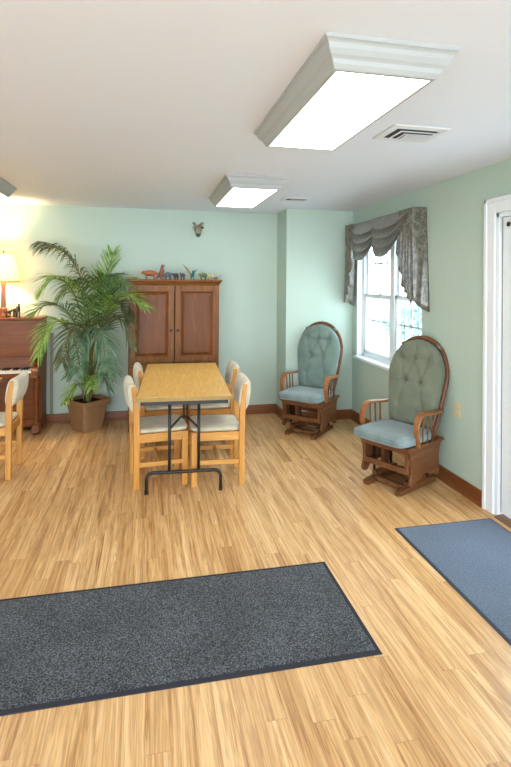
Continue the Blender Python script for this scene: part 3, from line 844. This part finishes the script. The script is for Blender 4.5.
MB().tube([(.150*math.cos(2*PI*j/32), .150*math.sin(2*PI*j/32), .373) for j in range(33)], .004, 6).tube([(.080*math.cos(2*PI*j/32), .080*math.sin(2*PI*j/32), .662) for j in range(33)], .003, 6).build('trim', M['toy_tan'], shade, smooth=True)
MB().tube([(-.08, 0, .655), (0, 0, .655), (.08, 0, .655)], .0025, 6).tube([(0, -.08, .655), (0, 0, .655), (0, .08, .655)], .0025, 6).tube([(.012, 0, .42), (.05, 0, .50), (.04, 0, .60), (0, 0, .655)], .002, 6).build('harp', M['brass'], lamp)
MB().lathe([(.004, .655), (.006, .668), (.010, .678), (.006, .69), (.001, .70)], n=12).build('finial', M['brass'], lamp, smooth=True)
ld = bpy.data.lights.new('lamp_bulb_light', 'POINT'); ld.energy = 64; ld.color = (1, .77, .43); ld.shadow_soft_size = .04
lo = bpy.data.objects.new('lamp_bulb_light', ld); COL.objects.link(lo); lo.parent = lamp; lo.location = (0, 0, .52)
# carved animals beside the lamp
animal('carved_animal', 'low dark carved animal beside the lamp on the piano', -1.408, 5.59, .07, .08, M['carved'], 10, .06, .9, True, .002, 'carved animals on the piano', PZ)
animal('carved_animal', 'middle carved dark animal of the three by the lamp', -1.350, 5.62, .05, .105, M['carved'], 40, .14, .6, True, .001, 'carved animals on the piano', PZ)
animal('carved_animal', 'tallest slim dark carved animal, furthest from the lamp', -1.310, 5.575, .05, .13, M['toy_dark'], -60, .22, .5, True, .001, 'carved animals on the piano', PZ)

# thin plain grey strip on the wall between piano and palm
tag(MB().box(-1.045, -1.012, YB-.02, YB, .108, 1.0).build('wall_strip', M['wallstrip'], None, bevel=.004), 'slim grey strip running down the wall between piano and palm', 'cable cover')

# ------------------------------------------------------------------ outlet
t = empty('wall_outlet', 'beige wall outlet plate right of the window glider', 'outlet', (XR, 3.415, .55))
MB().box(-.006, 0, -.035, .035, 0, .115).build('cover_plate', M['beige'], t, bevel=.003)
for z in (.035, .08):
    MB().tube([(-.009, 0, z), (-.004, 0, z)], .016, 14).build('socket', M['beige'], t)

# ------------------------------------------------------------------ potted palm
palm = empty('potted_palm', 'tall feathery palm in a square clay pot between piano and wardrobe', 'potted plant', (-.62, 5.565, 0))
def rsq(h, rc, z, n=5):      # rounded square
    out = []
    for q, (sx, sy) in enumerate(((1, 1), (-1, 1), (-1, -1), (1, -1))):
        for k in range(n):
            a = q*PI/2 + (PI/2)*k/(n-1)
            out.append(((h-rc)*sx + rc*math.cos(a), (h-rc)*sy + rc*math.sin(a), z))
    return out
rr = [rsq(.118, .035, 0), rsq(.120, .034, .01), rsq(.152, .03, .262), rsq(.170, .03, .266), rsq(.176, .03, .275), rsq(.178, .03, .318), rsq(.172, .03, .325), rsq(.156, .03, .325), rsq(.150, .03, .30), rsq(.148, .03, .27)]
pot = MB().rings(rr, True, True).build('pot', M['terracotta'], palm); pot.rotation_euler = (0, 0, math.radians(43))
so = MB().rings([rsq(.147, .03, .272), rsq(.146, .03, .296)]).build('soil', M['soil'], palm); so.rotation_euler = (0, 0, math.radians(43))
F = {
'a': [(-0.617, 5.58, 0.39), (-0.597, 5.55, 1.0), (-0.676, 5.5, 1.561), (-0.828, 5.45, 1.849), (-1.022, 5.4, 1.944)],
'b': [(-0.637, 5.58, 0.391), (-0.652, 5.5, 1.058), (-0.76, 5.4, 1.479), (-0.898, 5.3, 1.6), (-1.019, 5.25, 1.481)],
'c': [(-0.637, 5.58, 0.391), (-0.665, 5.45, 0.908), (-0.783, 5.3, 1.26), (-0.953, 5.2, 1.336), (-1.077, 5.1, 1.255)],
'd': [(-0.654, 5.55, 0.398), (-0.711, 5.35, 0.921), (-0.823, 5.2, 1.168), (-0.93, 5.08, 1.122), (-1.001, 5.0, 0.868)],
'e': [(-0.609, 5.6, 0.385), (-0.561, 5.6, 0.94), (-0.494, 5.62, 1.368), (-0.432, 5.6, 1.638), (-0.368, 5.55, 1.863)],
'f': [(-0.586, 5.58, 0.389), (-0.506, 5.45, 0.957), (-0.374, 5.25, 1.321), (-0.214, 5.15, 1.426), (-0.018, 5.05, 1.33)],
'g': [(-0.589, 5.6, 0.384), (-0.499, 5.5, 0.886), (-0.374, 5.35, 1.264), (-0.268, 5.26, 1.351), (-0.183, 5.2, 1.184)],
'h': [(-0.593, 5.55, 0.395), (-0.496, 5.35, 0.866), (-0.369, 5.2, 1.164), (-0.229, 5.1, 1.17), (-0.149, 5.05, 0.918)],
'i': [(-0.614, 5.55, 0.396), (-0.609, 5.3, 0.976), (-0.667, 5.15, 1.141), (-0.744, 5.05, 1.055), (-0.789, 5.0, 0.806)],
'j': [(-0.604, 5.55, 0.396), (-0.55, 5.3, 0.924), (-0.498, 5.15, 1.09), (-0.423, 5.05, 1.002), (-0.389, 5.0, 0.699)],
'k': [(-0.619, 5.6, 0.386), (-0.645, 5.6, 1.155), (-0.701, 5.55, 1.477), (-0.768, 5.45, 1.561), (-0.876, 5.4, 1.418)],
'l': [(-0.599, 5.6, 0.385), (-0.563, 5.6, 1.155), (-0.504, 5.55, 1.53), (-0.377, 5.45, 1.627), (-0.229, 5.3, 1.532)],
'm': [(-0.624, 5.55, 0.397), (-0.62, 5.4, 0.862), (-0.623, 5.25, 1.062), (-0.648, 5.15, 0.994), (-0.676, 5.1, 0.69)],
'n': [(-0.599, 5.6, 0.385), (-0.526, 5.55, 0.892), (-0.452, 5.5, 1.182), (-0.409, 5.45, 1.374), (-0.386, 5.4, 1.563)],
'o': [(-0.617, 5.58, 0.39), (-0.631, 5.5, 0.901), (-0.602, 5.4, 1.191), (-0.553, 5.3, 1.36), (-0.486, 5.2, 1.424)],
'p': [(-0.614, 5.55, 0.396), (-0.643, 5.45, 0.502), (-0.689, 5.35, 0.524), (-0.737, 5.28, 0.48), (-0.784, 5.22, 0.376)],
'q': [(-0.6, 5.52, 0.402), (-0.578, 5.4, 0.551), (-0.558, 5.3, 0.611), (-0.543, 5.25, 0.599), (-0.537, 5.2, 0.509)],
'r': [(-0.593, 5.55, 0.395), (-0.534, 5.45, 0.54), (-0.47, 5.4, 0.579), (-0.416, 5.36, 0.553), (-0.374, 5.33, 0.455)],
's': [(-0.614, 5.55, 0.396), (-0.649, 5.5, 0.587), (-0.68, 5.42, 0.675), (-0.721, 5.36, 0.686), (-0.779, 5.3, 0.618)],
't': [(-0.597, 5.58, 0.389), (-0.519, 5.5, 0.635), (-0.452, 5.42, 0.73), (-0.378, 5.36, 0.738), (-0.314, 5.3, 0.643)]}
# key: (material, leaflet length, pairs, first leaflet position along the stalk, droop)
FS = {'a': ('leafd', .33, 28, .50, 1.5), 'b': ('leafb', .24, 22, .50, .9), 'c': ('leaf', .20, 20, .48, .5), 'd': ('leafb', .20, 20, .45, .8), 'e': ('leafb', .21, 18, .55, .25), 'f': ('leafb', .23, 22, .48, .7),
      'g': ('leafd', .20, 20, .45, 1.0), 'h': ('leafd', .22, 20, .42, .9), 'i': ('leafd', .20, 20, .42, .8), 'j': ('leafc', .22, 20, .42, .9), 'k': ('leaf', .23, 22, .50, .9), 'l': ('leaf', .22, 20, .50, .7),
      'm': ('leafc', .24, 22, .40, .9), 'n': ('leaf', .20, 18, .45, .5), 'o': ('leaf', .22, 20, .42, .7), 'p': ('leafb', .13, 12, .30, .6), 'q': ('leafb', .13, 14, .25, .5), 'r': ('leafc', .15, 14, .25, .7), 's': ('leaf', .15, 14, .3, .6), 't': ('leafc', .16, 14, .3, .8)}
def crom(P, t):
    n = len(P)-1; k = min(int(t*n), n-1); u = t*n-k
    p0, p1, p2, p3 = P[max(k-1, 0)], P[k], P[k+1], P[min(k+2, n)]
    return .5*((2*p1)+(p2-p0)*u+(2*p0-5*p1+4*p2-p3)*u*u+(3*p1-p0-3*p2+p3)*u**3)
O0 = Vector((-.62, 5.565, 0))
for key, pts in F.items():
    mk, LL, N, t0, droop = FS[key]; N = int(N*1.25); t0 -= .08
    P = [Vector(p)-O0 for p in pts]; P[0] = Vector((P[0].x*.9, P[0].y*.9-.01, .29))
    mb = MB(); K = 22
    path = [crom(P, i/K) for i in range(K+1)]
    mb.tube(path, [.0085*(1-.8*i/K)+.001 for i in range(K+1)], 6)
    fo = mb.build('stalk' if False else 'frond', M['stem'], palm, smooth=True)
    lb = MB()
    for i in range(N):
        u = t0 + (1-t0)*(i+.5)/N
        p = crom(P, u); tg = (crom(P, min(1, u+.02))-crom(P, max(0, u-.02))).normalized()
        side = tg.cross(Vector((0, 0, 1)))
        if side.length < .25: side = tg.cross(Vector((0, 1, .3)))
        side.normalize(); upv = side.cross(tg).normalized()
        f = (i+.5)/N
        ln = 1.3*LL*(math.sin(PI*(.24+.66*f))**.7)*random.uniform(.88, 1.08)
        for s in (-1, 1):
            ang = math.radians(random.uniform(38, 56) + 20*f)
            d0 = (side*s*math.cos(ang-.25) + tg*math.sin(ang) + upv*random.uniform(.05, .3)).normalized()
            q = p.copy(); d = d0.copy(); ring = []
            wv = d.cross(upv).normalized()
            wd = .0085 if LL > .16 else .007
            prof = [.5, 1.0, .95, .7, .08]
            for m_, wk_ in enumerate(prof):
                a = q - wv*wd*wk_; b = q + upv*(.0035*wk_); c_ = q + wv*wd*wk_
                ring.append((a, b, c_))
                q = q + d*(ln/4)
                d = (d + Vector((0, 0, -1))*(droop*.32*random.uniform(.8, 1.2))).normalized()
            # keep leaves clear of the back wall
            for m_ in range(len(ring)-1):
                A, B = ring[m_], ring[m_+1]
                vs = []
                for v in (*A, *B):
                    w_ = Vector(v)
                    if w_.y + O0.y > 5.81: w_.y = 5.81-O0.y
                    if w_.x + O0.x > -.24 and w_.y + O0.y > 5.30: w_.y = 5.30-O0.y
                    if w_.x + O0.x < -1.02 and w_.y + O0.y > 5.42 and w_.z < 1.2: w_.y = 5.42-O0.y
                    vs.append(lb.b.verts.new(w_))
                lb.b.faces.new((vs[0], vs[1], vs[4], vs[3])); lb.b.faces.new((vs[1], vs[2], vs[5], vs[4]))
    lb.build('leaflets', M[mk], fo)

# ------------------------------------------------------------------ valance
VX = XR-.078
val = empty('window_valance', 'grey damask swag valance with pleated side tails over the window', 'valance', (XR, 4.58, 2.22))
def vl(mb, name, par=val, thick=.003, mat=None):
    mb.b.transform(Matrix.Translation((-XR, -4.58, -2.22)))
    o = mb.build(name, mat or M['damask'], par, 0, True)
    if thick:
        md = o.modifiers.new('thick', 'SOLIDIFY'); md.thickness = thick
    return o
VY0, VY1, VZ = 3.875, 5.30, 2.222
b = MB(); b.box(VX+.004, XR, VY0+.004, VY1-.004, VZ-.02, VZ); vl(b, 'board', thick=0, mat=M['white'])
# flat covered band behind the swags
b = MB(); b.grid(lambda u, v: (VX+.004+.003*math.sin(u*60), VY0+.02+(VY1-VY0-.04)*u, VZ-.25*v), 60, 4); vl(b, 'header')
def swag(yc, hw, xoff, drop):
    def fn(u, v):
        s = 2*u-1; k = 1-abs(s)**2.7
        y = yc + s*hw*(1-.16*v)
        top = VZ + .002
        z = top - .06*v*(1-k) - k*drop*(v**.9) - .02*v
        fr_ = (v*3.7) % 1; fold = math.sin(PI*fr_**2.0)
        x = VX - xoff - .006 - k*(.066*fold + .03*v) - .018*fold*(1-k)
        return (x, y, z - .062*fold*k)
    m_ = MB(); m_.grid(fn, 48, 72); return vl(m_, 'swag')
swag(4.86, .40, .006, .335)
swag(4.345, .40, .020, .325)
def tail(y_in, y_out, z_in, z_mid, z_out, xoff, npl):
    def fn(u, v):
        y = y_in + (y_out-y_in)*u
        tri = abs(((u*npl) % 1)*2-1)
        zb = z_in + (z_mid-z_in)*min(1, u/.42) if u < .42 else z_mid + (z_out-z_mid)*(u-.42)/.58
        z = VZ+.002 + (zb-VZ-.002)*v
        spread = .55+.45*v
        x = VX - xoff - .004 - .044*tri*spread*(.6+.4*v)
        y2 = y + .010*math.sin(u*npl*2*PI)*v
        return (x, y2, z)
    m_ = MB(); m_.grid(fn, 90, 24); return vl(m_, 'tail')
tail(4.12, 3.872, 1.84, 1.54, 1.40, .030, 5)
tail(5.14, 5.34, 1.85, 1.55, 1.34, .024, 4)
# end returns to the wall
for y, zb in ((3.868, 1.33), (5.337, 1.30)):
    m_ = MB(); m_.grid(lambda u, v: (VX-.06+(XR-VX+.058)*u, y+(.05 if y > 4.5 else -.05)*v*u+.008*math.sin(u*9+v*3)*v, VZ+.002+(zb-VZ+.10*(1-u)**1.5)*v), 10, 16); vl(m_, 'return')

# ------------------------------------------------------------------ outside
struct(MB().box(XR+T+.01, 30, -18, 26, -.20, -.12).build('ground', M['ground']))
sd = MB()
sd.box(11.0, 11.2, -2, 18, -.12, 3.4)
for k in range(66): sd.box(10.97, 11.0, -2+.3*k, -1.97+.3*k, -.12, 3.4)
tag(sd.build('neighbour_building', M['siding']), 'pale overexposed building with vertical siding seen through the window', 'building')
sb = empty('round_shrub', 'rounded pale green shrub outside the right window pane', 'shrub', (6.6, 11.6, -.12))
random.seed(3)
sm = MB()
for i in range(900):
    a, b_ = random.uniform(0, 2*PI), math.acos(random.uniform(-.4, 1)); r = random.uniform(.75, 1.0)
    c_ = Vector((r*.75*math.sin(b_)*math.cos(a), r*.75*math.sin(b_)*math.sin(a), .55+r*.65*math.cos(b_)))
    n_ = Vector((random.gauss(0, 1), random.gauss(0, 1), random.gauss(0, 1))).normalized(); q_ = n_.orthogonal().normalized(); w_ = n_.cross(q_)
    vs = [sm.b.verts.new(c_+q_*.09), sm.b.verts.new(c_+w_*.05), sm.b.verts.new(c_-q_*.09), sm.b.verts.new(c_-w_*.05)]
    sm.b.faces.new(vs)
sm.build('foliage', M['hedge'], sb)
MB().tube([(0, 0, 0), (.02, 0, .3), (0, .02, .7)], [.05, .04, .02], 8).build('stem', M['stem'], sb)

# ------------------------------------------------------------------ world, camera, view
wd = bpy.data.worlds.new('sky'); SC.world = wd; wd.use_nodes = True
bg = wd.node_tree.nodes['Background']; bg.inputs[0].default_value = (.80, .91, 1.0, 1); bg.inputs[1].default_value = 9

cam = bpy.data.cameras.new('camera'); co = bpy.data.objects.new('camera', cam); COL.objects.link(co)
cam.sensor_fit = 'HORIZONTAL'; cam.sensor_width = 36; cam.lens = 36*500/511
cam.shift_y = -(383.5-281.4)/511; cam.clip_start = .05
yaw = math.atan(107.5/500)
co.matrix_world = Matrix.Translation((0, 0, 1.58)) @ Matrix.Rotation(-yaw, 4, 'Z') @ Matrix.Rotation(PI/2, 4, 'X') @ Matrix.Rotation(.0068, 4, 'Z')
SC.camera = co
SC.view_settings.view_transform = 'Standard'; SC.view_settings.look = 'None'; SC.view_settings.gamma = 1; SC.view_settings.use_curve_mapping = False
SC.view_settings.exposure = 0.2
SC.cycles.max_bounces = 10; SC.cycles.diffuse_bounces = 6; SC.cycles.transparent_max_bounces = 12
SC.cycles.caustics_reflective = False; SC.cycles.caustics_refractive = False
SC.cycles.sample_clamp_indirect = 6
